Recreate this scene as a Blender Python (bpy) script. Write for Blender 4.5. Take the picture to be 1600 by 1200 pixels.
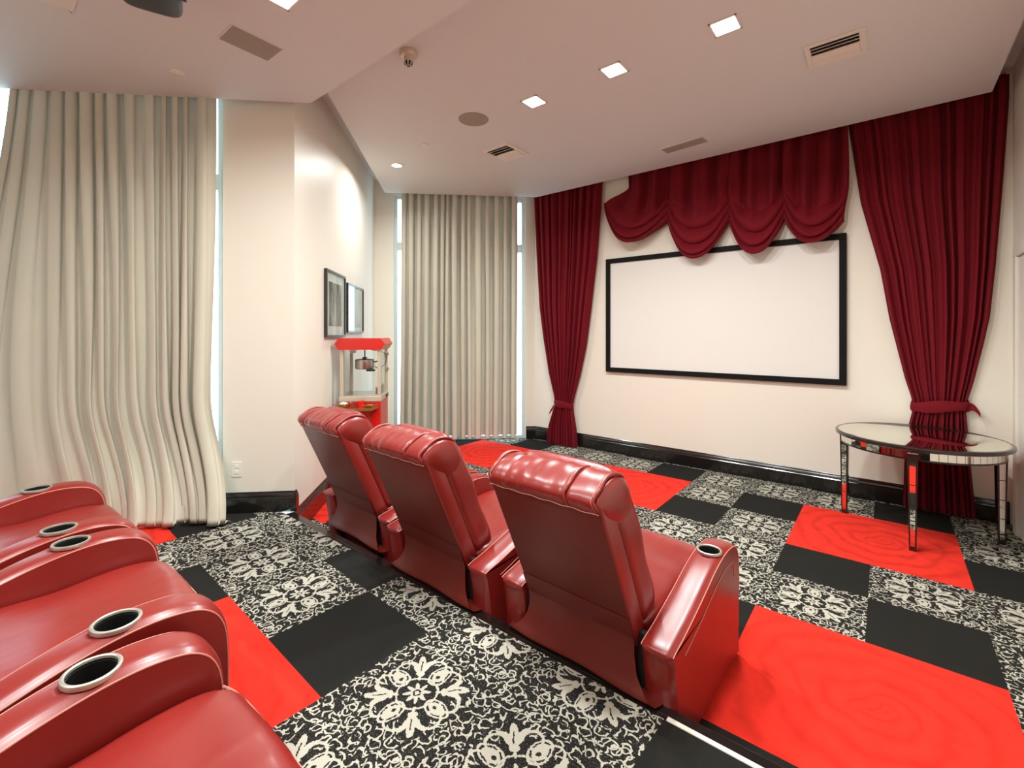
import bpy, bmesh, math, random
from mathutils import Vector, Matrix, noise
random.seed(7)
for o in list(bpy.data.objects): bpy.data.objects.remove(o)
SC = bpy.context.scene
COL = SC.collection
PI = math.pi
S2 = math.sqrt(0.5)

# ------------------------------------------------------------------ camera
cam = bpy.data.cameras.new('camera'); camo = bpy.data.objects.new('camera', cam); COL.objects.link(camo)
CAM_YAW = 0.6851
camo.location = (0, 0, 1.571)
camo.rotation_euler = (PI/2, 0, CAM_YAW)
cam.sensor_width = 36; cam.lens = 716.2*36/1600
cam.shift_y = -(600-519.7)/1600
cam.clip_start = 0.03
SC.camera = camo
# ------------------------------------------------------------------ view, world
SC.view_settings.view_transform = 'Standard'; SC.view_settings.look = 'None'
SC.view_settings.gamma = 1; SC.view_settings.use_curve_mapping = False
SC.view_settings.exposure = 0.0
w = bpy.data.worlds.new('daylight'); SC.world = w; w.use_nodes = True
w.node_tree.nodes['Background'].inputs[0].default_value = (0.62, 0.86, 1.0, 1)
w.node_tree.nodes['Background'].inputs[1].default_value = 5.0
LAMP_COL = (0.95, 1.0, 0.98)
LAMP_W = 28.0

# ------------------------------------------------------------------ materials
def lin(r, g, b):
    f = lambda c: c/12.92 if c <= .04045 else ((c+.055)/1.055)**2.4
    return (f(r/255), f(g/255), f(b/255), 1)
class NT:
    """small helper for math node graphs"""
    def __init__(s, mat): s.t = mat.node_tree; s.n = s.t.nodes; s.l = s.t.links
    def new(s, ty, **kw):
        nd = s.n.new(ty)
        for k, v in kw.items(): setattr(nd, k, v)
        return nd
    def put(s, sock, v):
        if hasattr(v, 'is_output'): s.l.new(v, sock)
        else: sock.default_value = v
    def m(s, op, a, b=None, c=None, clamp=False):
        nd = s.new('ShaderNodeMath', operation=op, use_clamp=clamp); s.put(nd.inputs[0], a)
        if b is not None: s.put(nd.inputs[1], b)
        if c is not None: s.put(nd.inputs[2], c)
        return nd.outputs[0]
    def add(s, a, b): return s.m('ADD', a, b)
    def sub(s, a, b): return s.m('SUBTRACT', a, b)
    def mul(s, a, b): return s.m('MULTIPLY', a, b)
    def lt(s, a, b): return s.m('LESS_THAN', a, b)
    def gt(s, a, b): return s.m('GREATER_THAN', a, b)
    def mx(s, *a):
        r = a[0]
        for q in a[1:]: r = s.m('MAXIMUM', r, q)
        return r
    def ell(s, x, y, cx, cy, rx, ry, rot=0.0):
        dx, dy = s.sub(x, cx), s.sub(y, cy)
        if rot:
            c, q = math.cos(rot), math.sin(rot)
            dx, dy = s.add(s.mul(dx, c), s.mul(dy, q)), s.sub(s.mul(dy, c), s.mul(dx, q))
        a = s.m('POWER', s.m('DIVIDE', dx, rx), 2.0); b = s.m('POWER', s.m('DIVIDE', dy, ry), 2.0)
        return s.m('SQRT', s.add(a, b))
    def mix(s, f, a, b):
        nd = s.new('ShaderNodeMix', data_type='RGBA'); s.put(nd.inputs[0], f); s.put(nd.inputs[6], a); s.put(nd.inputs[7], b)
        return nd.outputs[2]
    def noise(s, scale, vec=None, detail=2.0, rough=.5):
        nd = s.new('ShaderNodeTexNoise'); nd.inputs['Scale'].default_value = scale; nd.inputs['Detail'].default_value = detail
        nd.inputs['Roughness'].default_value = rough
        if vec is not None: s.l.new(vec, nd.inputs['Vector'])
        return nd
def mat(name, col, rough=.5, metal=0.0, spec=.5, bump=None, var=0.0, coat=0.0, sheen=0.0, emit=None, aniso=None):
    """procedural principled material: bump=(scale, strength, distance), var=noise variation of the colour"""
    m = bpy.data.materials.new(name); m.use_nodes = True
    t = NT(m); b = m.node_tree.nodes['Principled BSDF']
    b.inputs['Base Color'].default_value = col; b.inputs['Roughness'].default_value = rough
    b.inputs['Metallic'].default_value = metal; b.inputs['Specular IOR Level'].default_value = spec
    b.inputs['Coat Weight'].default_value = coat; b.inputs['Coat Roughness'].default_value = .12
    b.inputs['Sheen Weight'].default_value = sheen
    tc = t.new('ShaderNodeTexCoord')
    vec = tc.outputs['Object']
    if aniso:
        mp = t.new('ShaderNodeMapping'); mp.inputs['Scale'].default_value = aniso; t.l.new(vec, mp.inputs[0]); vec = mp.outputs[0]
    if var:
        n = t.noise(3.5, vec, 4)
        f = t.m('MULTIPLY_ADD', n.outputs[0], var*2, 1-var)
        vm = t.new('ShaderNodeVectorMath', operation='SCALE'); vm.inputs[0].default_value = col[:3]; t.l.new(f, vm.inputs[3])
        t.l.new(vm.outputs[0], b.inputs['Base Color'])
    if bump:
        n = t.noise(bump[0], vec, 4)
        bp = t.new('ShaderNodeBump'); bp.inputs['Strength'].default_value = bump[1]; bp.inputs['Distance'].default_value = bump[2]
        t.l.new(n.outputs[0], bp.inputs['Height']); t.l.new(bp.outputs[0], b.inputs['Normal'])
    if emit:
        b.inputs['Emission Color'].default_value = emit[0]; b.inputs['Emission Strength'].default_value = emit[1]
    return m
def leather(name, col, rough):
    m = bpy.data.materials.new(name); m.use_nodes = True; t = NT(m); b = t.n['Principled BSDF']
    tc = t.new('ShaderNodeTexCoord'); v = tc.outputs['Object']
    n1 = t.noise(5, v, 1); n2 = t.noise(170, v, 2, .5)
    mp = t.new('ShaderNodeMapping'); mp.inputs['Scale'].default_value = (9, 2.2, 4); t.l.new(v, mp.inputs[0]); n3 = t.noise(1.6, mp.outputs[0], 1.5)
    f = t.m('MULTIPLY_ADD', n1.outputs[0], .3, .85)
    vm = t.new('ShaderNodeVectorMath', operation='SCALE'); vm.inputs[0].default_value = col[:3]; t.l.new(f, vm.inputs[3])
    t.l.new(vm.outputs[0], b.inputs['Base Color'])
    t.put(b.inputs['Roughness'], t.m('MULTIPLY_ADD', n1.outputs[0], .14, rough-.07))
    b.inputs['Specular IOR Level'].default_value = .7; b.inputs['Coat Weight'].default_value = .10; b.inputs['Coat Roughness'].default_value = .18
    h = t.add(t.mul(n2.outputs[0], .014), t.add(t.mul(n3.outputs[0], .6), t.mul(n1.outputs[0], .3)))
    bp = t.new('ShaderNodeBump'); bp.inputs['Strength'].default_value = .55; bp.inputs['Distance'].default_value = .012
    t.l.new(h, bp.inputs['Height']); t.l.new(bp.outputs[0], b.inputs['Normal'])
    return m
def cloth(name, col, trans, weave=900, sheen=0.0, rough=.9):
    m = bpy.data.materials.new(name); m.use_nodes = True; t = NT(m); b = t.n['Principled BSDF']; out = t.n['Material Output']
    tc = t.new('ShaderNodeTexCoord'); n = t.noise(2.2, tc.outputs['Object'], 4)
    f = t.m('MULTIPLY_ADD', n.outputs[0], .16, .92)
    vm = t.new('ShaderNodeVectorMath', operation='SCALE'); vm.inputs[0].default_value = col[:3]; t.l.new(f, vm.inputs[3])
    t.l.new(vm.outputs[0], b.inputs['Base Color']); b.inputs['Roughness'].default_value = rough
    b.inputs['Sheen Weight'].default_value = sheen; b.inputs['Sheen Roughness'].default_value = .4
    b.inputs['Specular IOR Level'].default_value = .15
    n2 = t.noise(weave, tc.outputs['Object'], 2); bp = t.new('ShaderNodeBump'); bp.inputs['Strength'].default_value = .15; bp.inputs['Distance'].default_value = .002
    t.l.new(n2.outputs[0], bp.inputs['Height']); t.l.new(bp.outputs[0], b.inputs['Normal'])
    if trans:
        tr = t.new('ShaderNodeBsdfTranslucent'); t.l.new(vm.outputs[0], tr.inputs[0])
        mx = t.new('ShaderNodeMixShader'); mx.inputs[0].default_value = trans
        t.l.new(b.outputs[0], mx.inputs[1]); t.l.new(tr.outputs[0], mx.inputs[2]); t.l.new(mx.outputs[0], out.inputs[0])
    return m
def carpet_damask():
    m = bpy.data.materials.new('carpet_damask'); m.use_nodes = True; t = NT(m); b = t.n['Principled BSDF']
    uv = t.new('ShaderNodeUVMap', uv_map='tile'); tc = t.new('ShaderNodeTexCoord')
    # fibre wobble
    nz = t.noise(130, tc.outputs['Object'], 3, .6); nv = t.new('ShaderNodeSeparateColor'); t.l.new(nz.outputs[1], nv.inputs[0])
    sx = t.new('ShaderNodeSeparateXYZ'); t.l.new(uv.outputs[0], sx.inputs[0])
    nl = t.noise(14, tc.outputs['Object'], 2); nlv = t.new('ShaderNodeSeparateColor'); t.l.new(nl.outputs[1], nlv.inputs[0])
    px = t.add(t.m('MULTIPLY_ADD', sx.outputs[0], 2.0, -1.0), t.add(t.m('MULTIPLY_ADD', nv.outputs[0], .05, -.025), t.m('MULTIPLY_ADD', nlv.outputs[0], .08, -.04)))
    py = t.add(t.m('MULTIPLY_ADD', sx.outputs[1], 2.0, -1.0), t.add(t.m('MULTIPLY_ADD', nv.outputs[1], .05, -.025), t.m('MULTIPLY_ADD', nlv.outputs[1], .08, -.04)))
    ax, ay = t.m('ABSOLUTE', px), t.m('ABSOLUTE', py)
    M, N = t.m('MAXIMUM', ax, ay), t.m('MINIMUM', ax, ay)
    r = t.m('SQRT', t.add(t.mul(px, px), t.mul(py, py)))
    th = t.m('ARCTAN2', py, px)
    # pointed ovals along the tile axes
    Nn = t.mul(N, t.add(.75, t.mul(M, .6)))
    e = t.ell(M, Nn, .46, 0.0, .225, .145)
    oval = t.mul(t.lt(e, 1.0), t.sub(1.0, t.mul(t.gt(e, .66), t.lt(e, .82))))
    star = t.lt(t.ell(M, N, .41, 0, .035, .03), 1.0); oval = t.mul(oval, t.sub(1.0, star))
    # fleurs along the diagonals
    sd = t.mul(t.add(ax, ay), S2); td = t.mul(t.m('ABSOLUTE', t.sub(ax, ay)), S2)
    fl = t.mx(t.lt(t.ell(sd, td, .62, 0, .17, .062), 1.0), t.lt(t.ell(sd, td, .60, .12, .105, .045, 0.9), 1.0),
              t.lt(t.ell(sd, td, .50, .075, .085, .035, 0.6), 1.0), t.lt(t.ell(sd, td, .40, 0, .05, .075), 1.0),
              t.lt(t.ell(sd, td, .31, 0, .05, .025), 1.0))
    slit = t.mul(t.lt(td, .010), t.mul(t.gt(sd, .47), t.lt(sd, .66))); fl = t.mul(fl, t.sub(1.0, slit))
    # curling tendrils between them
    d1 = t.m('SQRT', t.add(t.m('POWER', t.sub(sd, .50), 2.0), t.m('POWER', t.sub(td, .255), 2.0)))
    ten = t.mul(t.lt(t.m('ABSOLUTE', t.sub(d1, .135)), .020), t.gt(td, .19))
    ring = t.mul(t.lt(t.m('ABSOLUTE', t.sub(r, .30)), .016), t.gt(td, .02))
    # rosette
    rose = t.lt(r, t.m('MULTIPLY_ADD', t.m('COSINE', t.mul(th, 8.0)), .055, .145))
    rose = t.mul(rose, t.sub(1.0, t.mul(t.gt(r, .035), t.lt(r, .06))))
    med = t.mx(oval, fl, ten, ring, rose)
    # leaf strokes and scrolls of the ground
    def scroll(scale, rad, wd, off, lo):
        mp = t.new('ShaderNodeMapping'); mp.inputs['Location'].default_value = (off, off*1.7, 0); t.l.new(uv.outputs[0], mp.inputs[0])
        nn = t.noise(9, mp.outputs[0], 2)
        ad = t.new('ShaderNodeVectorMath', operation='MULTIPLY_ADD'); t.l.new(nn.outputs[1], ad.inputs[0]); ad.inputs[1].default_value = (.09, .09, 0); t.l.new(mp.outputs[0], ad.inputs[2])
        v = t.new('ShaderNodeTexVoronoi', feature='F1', voronoi_dimensions='2D'); v.inputs['Scale'].default_value = scale; v.inputs['Randomness'].default_value = .9
        t.l.new(ad.outputs[0], v.inputs['Vector'])
        n4 = t.noise(scale*1.7, mp.outputs[0], 1)
        k = t.lt(t.m('ABSOLUTE', t.sub(v.outputs['Distance'], rad)), wd)
        return t.mul(k, t.gt(n4.outputs[0], lo))
    gr = t.mx(scroll(8.5, .38, .052, 0.0, .44), scroll(11.0, .36, .066, 3.3, .46))
    dm = t.mx(t.lt(t.ell(M, Nn, .46, 0.0, .28, .20), 1.0), t.lt(t.ell(sd, td, .56, 0, .27, .20), 1.0), t.lt(r, .34))
    pat = t.mx(med, t.mul(gr, t.sub(1.0, dm)))
    sp = t.noise(420, tc.outputs['Object'], 2); fine = t.m('MULTIPLY_ADD', sp.outputs[0], .9, .55)
    spk = t.gt(t.noise(260, tc.outputs['Object'], 1).outputs[0], .63)
    pat = t.mx(pat, t.mul(spk, .22))
    c = t.mix(pat, (.0165, .0155, .0145, 1), (.46, .43, .355, 1))
    vm = t.new('ShaderNodeVectorMath', operation='SCALE'); t.l.new(c, vm.inputs[0]); t.l.new(fine, vm.inputs[3])
    t.l.new(vm.outputs[0], b.inputs['Base Color']); b.inputs['Roughness'].default_value = 1; b.inputs['Specular IOR Level'].default_value = .05
    bp = t.new('ShaderNodeBump'); bp.inputs['Strength'].default_value = .4; bp.inputs['Distance'].default_value = .004
    t.l.new(t.add(pat, t.mul(sp.outputs[0], .5)), bp.inputs['Height']); t.l.new(bp.outputs[0], b.inputs['Normal'])
    return m
def carpet_red():
    m = bpy.data.materials.new('carpet_red_rose'); m.use_nodes = True; t = NT(m); b = t.n['Principled BSDF']
    uv = t.new('ShaderNodeUVMap', uv_map='block'); tc = t.new('ShaderNodeTexCoord')
    n = t.noise(1.6, uv.outputs[0], 3); ad = t.new('ShaderNodeVectorMath', operation='MULTIPLY_ADD'); t.l.new(n.outputs[1], ad.inputs[0])
    ad.inputs[1].default_value = (.42, .42, 0); t.l.new(uv.outputs[0], ad.inputs[2])
    s = t.new('ShaderNodeSeparateXYZ'); t.l.new(ad.outputs[0], s.inputs[0])
    px, py = t.sub(s.outputs[0], .33), t.sub(s.outputs[1], .22)
    r = t.m('SQRT', t.add(t.mul(px, px), t.mul(py, py))); th = t.m('ARCTAN2', py, px)
    ph = t.add(t.mul(t.m('POWER', r, .62), 33.0), th)
    ph = t.add(ph, t.mul(t.m('SINE', t.m('MULTIPLY_ADD', th, 3.0, t.mul(r, 4.0))), .9))
    wv = t.m('POWER', t.m('MULTIPLY_ADD', t.m('SINE', ph), .5, .5), 3.0)
    lf = t.noise(5.5, ad.outputs[0], 4); f = t.m('MULTIPLY_ADD', wv, -.22, t.m('MULTIPLY_ADD', lf.outputs[0], .50, .80))
    vm = t.new('ShaderNodeVectorMath', operation='SCALE'); vm.inputs[0].default_value = (.70, .030, .018); t.l.new(f, vm.inputs[3])
    t.l.new(vm.outputs[0], b.inputs['Base Color']); b.inputs['Roughness'].default_value = 1; b.inputs['Specular IOR Level'].default_value = .05
    b.inputs['Sheen Weight'].default_value = .12; b.inputs['Sheen Tint'].default_value = (1, .25, .2, 1)
    sp = t.noise(420, tc.outputs['Object'], 2); bp = t.new('ShaderNodeBump'); bp.inputs['Strength'].default_value = .35; bp.inputs['Distance'].default_value = .004
    t.l.new(t.add(t.mul(wv, -.8), t.mul(sp.outputs[0], .5)), bp.inputs['Height']); t.l.new(bp.outputs[0], b.inputs['Normal'])
    return m
def photo_art(name, seed, lo, hi):
    """generic grey monochrome print"""
    m = bpy.data.materials.new(name); m.use_nodes = True; t = NT(m); b = t.n['Principled BSDF']
    tc = t.new('ShaderNodeTexCoord'); mp = t.new('ShaderNodeMapping'); mp.inputs['Location'].default_value = (seed, seed*.7, 0); mp.inputs['Scale'].default_value = (1, 3.2, .9)
    t.l.new(tc.outputs['Object'], mp.inputs[0]); n = t.noise(3.4, mp.outputs[0], 5)
    f = t.m('SMOOTH_MIN', t.m('MULTIPLY_ADD', n.outputs[0], 3.0, -1.0, clamp=True), 1.0, .1)
    t.l.new(t.mix(f, lo, hi), b.inputs['Base Color']); b.inputs['Roughness'].default_value = .08; b.inputs['Specular IOR Level'].default_value = .6
    return m
M = {}
M['wall'] = mat('wall_paint', lin(232, 224, 210), .45, bump=(160, .06, .002), spec=.35)
M['ceil'] = mat('ceiling_paint', lin(218, 215, 211), .7, bump=(160, .05, .002))
M['base'] = mat('black_lacquer_wood', (.010, .008, .007, 1), .16, coat=.5, bump=(30, .05, .001))
M['leather'] = leather('red_leather', lin(132, 31, 25), .33)
M['vinyl'] = mat('dark_red_vinyl', lin(98, 27, 17), .42, bump=(400, .1, .001), var=.08)
M['stitch'] = mat('pale_stitching', lin(208, 128, 112), .6, bump=(500, .3, .001))
M['gap'] = mat('black_gap_shade', (.004, .003, .003, 1), .8, var=.1)  # near-black that paints shade into the openings it fills
M['cream'] = cloth('cream_curtain_cloth', lin(200, 192, 174), .035)
M['red'] = cloth('crimson_velvet', (.158, .0045, .011, 1), 0, 700, sheen=.05, rough=.75)
M['black_frame'] = mat('black_velvet_frame', (.004, .004, .0035, 1), .7, spec=.2, bump=(300, .2, .001))
M['screen'] = mat('screen_fabric', lin(226, 222, 216), .85, bump=(900, .05, .001))
M['black_carpet'] = mat('carpet_black', (.019, .018, .016, 1), 1, spec=.05, bump=(420, .4, .004), var=.12)
M['damask'] = carpet_damask(); M['rose'] = carpet_red()
M['mirror'] = mat('mirror_glass', (.80, .81, .75, 1), .03, metal=1, var=.03)
M['bronze'] = mat('dark_bronze_edge', (.030, .020, .016, 1), .25, metal=.4, coat=.4, var=.1)
M['chrome'] = mat('brushed_metal_ring', (.50, .48, .41, 1), .40, metal=.8, var=.06)
M['cup'] = mat('black_cup_plastic', (.012, .012, .012, 1), .3, var=.1)
M['white_metal'] = mat('white_enamel', lin(228, 220, 208), .4, bump=(80, .03, .001))
M['grille'] = mat('beige_speaker_grille', lin(158, 146, 130), .7, bump=(900, .4, .001))
M['dark'] = mat('dark_plastic', (.02, .02, .02, 1), .35, var=.15)
M['slat'] = mat('dark_grey_metal', (.05, .05, .05, 1), .5, var=.1)  # even dark grey, used on the power lead
M['machine_red'] = mat('red_enamel', lin(205, 24, 18), .25, coat=.4, var=.04)
M['machine_cream'] = mat('cream_aluminium', lin(206, 192, 170), .35, metal=.3, var=.06)
M['steel'] = mat('steel', (.55, .53, .50, 1), .28, metal=1, var=.1)
M['gold'] = mat('polished_brass', (.75, .50, .14, 1), .2, metal=1, var=.08)
M['wood'] = mat('varnished_shelf_wood', lin(120, 84, 40), .35, var=.2, aniso=(2, 20, 2))
M['cupred'] = mat('red_plastic', lin(225, 30, 22), .3, var=.05)
M['mat_white'] = mat('picture_mat_board', lin(225, 220, 212), .2, var=.02)
M['frame_dark'] = mat('dark_picture_frame', (.012, .010, .009, 1), .3, coat=.4, var=.1)
M['plastic_white'] = mat('white_switch_plastic', lin(235, 228, 214), .35, var=.02)
M['alu'] = mat('window_frame_paint', lin(205, 212, 214), .4, metal=.1, var=.03)
M['lens'] = mat('lamp_lens', (1, 1, 1, 1), .4, var=.01, emit=((1, .93, .82, 1), 14))
M['art_a'] = photo_art('monochrome_print', 1.3, (.03, .03, .03, 1), (.55, .54, .52, 1))
M['art_b'] = photo_art('monochrome_print_glare', 5.1, (.30, .31, .32, 1), (.78, .78, .77, 1))  # pale greys paint the bright glass reflection into this print
M['steel_strip'] = mat('white_edge_strip', lin(236, 228, 214), .35, var=.03)
def glass(name, tint=(.96, 1, 1, 1)):
    m = bpy.data.materials.new(name); m.use_nodes = True; t = NT(m); t.n.remove(t.n['Principled BSDF'])
    tr = t.new('ShaderNodeBsdfTransparent'); tr.inputs[0].default_value = tint; g = t.new('ShaderNodeBsdfGlossy'); g.inputs['Roughness'].default_value = .02
    lw = t.new('ShaderNodeLayerWeight'); lw.inputs[0].default_value = .5; mx = t.new('ShaderNodeMixShader')
    tc = t.new('ShaderNodeTexCoord'); n = t.noise(3, tc.outputs['Object']); f = t.m('MULTIPLY_ADD', t.m('POWER', lw.outputs['Facing'], 4.0), .5, t.m('MULTIPLY_ADD', n.outputs[0], .01, .025))
    t.l.new(f, mx.inputs[0]); t.l.new(tr.outputs[0], mx.inputs[1]); t.l.new(g.outputs[0], mx.inputs[2]); t.l.new(mx.outputs[0], t.n['Material Output'].inputs[0])
    return m
M['glass'] = glass('clear_glass')

# ------------------------------------------------------------------ mesh helpers
class MB:
    def __init__(s): s.bm = bmesh.new()
    def poly(s, pts, mi=0):
        f = s.bm.faces.new([s.bm.verts.new(p) for p in pts]); f.material_index = mi; return f
    def box(s, x0, x1, y0, y1, z0, z1, mat=None, bev=0.0, seg=2, mi=0):
        b = bmesh.new(); bmesh.ops.create_cube(b, size=1)
        for v in b.verts: v.co = Vector(((x0+x1)/2+v.co.x*(x1-x0), (y0+y1)/2+v.co.y*(y1-y0), (z0+z1)/2+v.co.z*(z1-z0)))
        if bev: bmesh.ops.bevel(b, geom=b.edges[:], offset=bev, segments=seg, profile=.5, affect='EDGES')
        for f in b.faces: f.material_index = mi
        s.merge(b, mat)
    def merge(s, b, mat=None):
        if mat is not None: bmesh.ops.transform(b, matrix=mat, verts=b.verts[:])
        me = bpy.data.meshes.new('tmp'); b.to_mesh(me); b.free(); s.bm.from_mesh(me); bpy.data.meshes.remove(me)
    def grid(s, nu, nv, fn, close_u=False, mi=0, cap=False):
        vs = [[s.bm.verts.new(fn(i/(nu if close_u else nu), j/nv)) for i in range(nu if close_u else nu+1)] for j in range(nv+1)]
        n = nu
        for j in range(nv):
            for i in range(n):
                k = (i+1) % nu if close_u else i+1
                try: f = s.bm.faces.new((vs[j][i], vs[j][k], vs[j+1][k], vs[j+1][i])); f.material_index = mi
                except ValueError: pass
        if cap and close_u:
            for row in (vs[0][::-1], vs[-1]):
                f = s.bm.faces.new(row); f.material_index = mi
        return vs
    def tube(s, pts, r, n=6, closed=False, mi=0):
        pts = [Vector(p) for p in pts]; N = len(pts); rings = []; up = None
        for i, p in enumerate(pts):
            if closed: d = pts[(i+1) % N]-pts[i-1]
            else: d = pts[min(i+1, N-1)]-pts[max(i-1, 0)]
            d.normalize()
            if up is None: up = Vector((0, 0, 1)) if abs(d.z) < .9 else Vector((1, 0, 0))
            a = d.cross(up); a.normalize(); b2 = a.cross(d); b2.normalize(); up = b2
            rings.append([s.bm.verts.new(p+(a*math.cos(2*PI*k/n)+b2*math.sin(2*PI*k/n))*(r(i/(N-1)) if callable(r) else r)) for k in range(n)])
        for i in range(N if closed else N-1):
            A, B = rings[i], rings[(i+1) % N]
            for k in range(n):
                f = s.bm.faces.new((A[k], A[(k+1) % n], B[(k+1) % n], B[k])); f.material_index = mi
        if not closed:
            s.bm.faces.new(rings[0][::-1]).material_index = mi; s.bm.faces.new(rings[-1]).material_index = mi
    def lathe(s, prof, c=(0, 0, 0), n=32, mi=0, sx=1, sy=1, cap=True):
        vs = [[s.bm.verts.new((c[0]+r*sx*math.cos(2*PI*k/n), c[1]+r*sy*math.sin(2*PI*k/n), c[2]+z)) for k in range(n)] for r, z in prof]
        for A, B in zip(vs, vs[1:]):
            for k in range(n): s.bm.faces.new((A[k], A[(k+1) % n], B[(k+1) % n], B[k])).material_index = mi
        if cap:
            s.bm.faces.new(vs[0][::-1]).material_index = mi; s.bm.faces.new(vs[-1]).material_index = mi
    def superbox(s, c, h, e=.35, n=14, fn=None, mat=None, mi=0):
        b = bmesh.new(); bmesh.ops.create_cube(b, size=2)
        bmesh.ops.subdivide_edges(b, edges=b.edges[:], cuts=n, use_grid_fill=True)
        for v in b.verts:
            p = v.co.copy(); q = 2/e
            L = (abs(p.x)**q+abs(p.y)**q+abs(p.z)**q)**(1/q); p /= L
            if fn: p = fn(p)
            v.co = Vector((c[0]+p.x*h[0], c[1]+p.y*h[1], c[2]+p.z*h[2]))
        for f in b.faces: f.material_index = mi
        s.merge(b, mat)
    def build(s, name, mats, parent=None, smooth=True, angle=40, recalc=True):
        if recalc: bmesh.ops.recalc_face_normals(s.bm, faces=s.bm.faces[:])
        me = bpy.data.meshes.new(name); s.bm.to_mesh(me); s.bm.free()
        if smooth:
            me.shade_smooth()
            try: me.set_sharp_from_angle(angle=math.radians(angle))
            except Exception: pass
        for m in (mats if isinstance(mats, (list, tuple)) else [mats]): me.materials.append(m)
        o = bpy.data.objects.new(name, me); COL.objects.link(o)
        if parent: o.parent = parent
        return o
def tag(o, label, cat, group=None):
    o['label'] = label; o['category'] = cat
    if group: o['group'] = group
    return o
def thing(name, label, cat, loc=(0, 0, 0), rz=0.0, group=None):
    o = bpy.data.objects.new(name, None); COL.objects.link(o); o.empty_display_size = .1
    o.location = loc; o.rotation_euler = (0, 0, rz); return tag(o, label, cat, group)
def struct(o): o['kind'] = 'structure'; return o
def copy_tree(o, parent=None):
    c = o.copy(); COL.objects.link(c)
    if parent: c.parent = parent
    for ch in list(o.children): copy_tree(ch, c)
    return c
def crom(pts, n):
    """Catmull-Rom through the points"""
    P = [Vector(p) for p in pts]; P = [P[0]*2-P[1]]+P+[P[-1]*2-P[-2]]; out = []
    for i in range(1, len(P)-2):
        for k in range(n):
            t = k/n; a, b, c, d = P[i-1], P[i], P[i+1], P[i+2]
            out.append(.5*((2*b)+(c-a)*t+(2*a-5*b+4*c-d)*t*t+(3*b-a-3*c+d)*t**3))
    out.append(P[-2]); return out
def interp(tab, x):
    if x <= tab[0][0]: return tab[0][1]
    for (a, p), (b, q) in zip(tab, tab[1:]):
        if x <= b: return p+(q-p)*(x-a)/(b-a)
    return tab[-1][1]
def sm(t): t = max(0, min(1, t)); return t*t*(3-2*t)
def EW(e1, e2, z=0.0): return Vector(((e1-e2)*S2, (e1+e2)*S2, z))
# frame of the diagonal walls: x along e1, y along e2 (away from the camera)
DIAG = Matrix.Rotation(PI/4, 4, 'Z')

# ------------------------------------------------------------------ setting
HP = 0.207                                    # height of the platform of the rear row
ZC, ZS, ZP = 3.50, 3.29, 3.74                 # screen-side ceiling, rear soffit, pockets above
def wall_seg(mb, p, q, z0, z1, th=.15):
    """wall from p to q, interior on the left of p->q; thickness outwards"""
    p, q = Vector(p), Vector(q); d = (q-p).normalized(); nrm = Vector((d.y, -d.x))
    a, b, c, e = p, q, q+nrm*th, p+nrm*th
    lo = [(v.x, v.y, z0) for v in (a, b, c, e)]; hi = [(v.x, v.y, z1) for v in (a, b, c, e)]
    mb.poly(lo[::-1]); mb.poly(hi)
    for i in range(4): j = (i+1) % 4; mb.poly([lo[i], lo[j], hi[j], hi[i]])
XR, YS = 0.80, 5.49
E1S, E2L, E2F = -1.31, 3.67, 6.73
pA = (XR, YS); pB = (-4.043, YS)
pC = EW(E1S, E2F)[:2]; pD = EW(E1S, E2L)[:2]; pE = EW(-4.6, E2L)[:2]; pF = (pE[0], -2.4); pG = (XR, -2.4)
m = MB(); wall_seg(m, pA, pB, -.05, ZP+.1); struct(m.build('wall_back', M['wall'], smooth=False))
m = MB(); wall_seg(m, pC, EW(E1S, E2L+.15)[:2], -.05, ZP+.1, .12); struct(m.build('wall_left', M['wall'], smooth=False))
# far diagonal window wall
WF0, WF1 = -1.035, 0.875
m = MB(); wall_seg(m, EW(WF0, E2F)[:2], pC, -.05, ZP+.1); wall_seg(m, pB, EW(WF1, E2F)[:2], -.05, ZP+.1)
wall_seg(m, EW(WF1, E2F)[:2], EW(WF0, E2F)[:2], 3.55, ZP+.1)
struct(m.build('wall_far', M['wall'], smooth=False))
WL0, WL1 = -3.95, -1.83
m = MB(); wall_seg(m, pD, EW(WL1, E2L)[:2], -.05, ZP+.1); wall_seg(m, EW(WL0, E2L)[:2], pE, -.05, ZP+.1)
wall_seg(m, EW(WL1, E2L)[:2], EW(WL0, E2L)[:2], 3.5, ZP+.1); wall_seg(m, EW(WL1, E2L)[:2], EW(WL0, E2L)[:2], -.05, HP+.02)
struct(m.build('wall_front', M['wall'], smooth=False))
m = MB(); wall_seg(m, pE, pF, -.05, ZP+.1); wall_seg(m, pF, pG, -.05, ZP+.1); struct(m.build('wall_rear', M['wall'], smooth=False))
m = MB(); wall_seg(m, pG, pA, -.05, ZP+.1); struct(m.build('wall_right', M['wall'], smooth=False))
def window(name, e0, e1, e2, z0, z1, muntins, tz):
    f = MB(); fw = .05
    f.box(e0, e0+fw, e2+.03, e2+.11, z0, z1, DIAG, .004); f.box(e1-fw, e1, e2+.03, e2+.11, z0, z1, DIAG, .004)
    f.box(e0+fw, e1-fw, e2+.03, e2+.11, z0, z0+fw, DIAG, .004); f.box(e0+fw, e1-fw, e2+.03, e2+.11, z1-fw, z1, DIAG, .004)
    for z in tz: f.box(e0+fw, e1-fw, e2+.035, e2+.105, z-.06, z+.06, DIAG, .004)
    for x in muntins: f.box(x-.03, x+.03, e2+.035, e2+.105, z0+fw, z1-fw, DIAG, .004)
    fo = struct(f.build(name, M['alu'], smooth=False))
    g = MB(); g.box(e0+fw, e1-fw, e2+.065, e2+.075, z0+fw, z1-fw, DIAG); g.build('window_pane', M['glass'], fo, smooth=False)
window('window_1', WF0, WF1, E2F, 0.0, 3.55, (-.08,), (2.82,))
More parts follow.
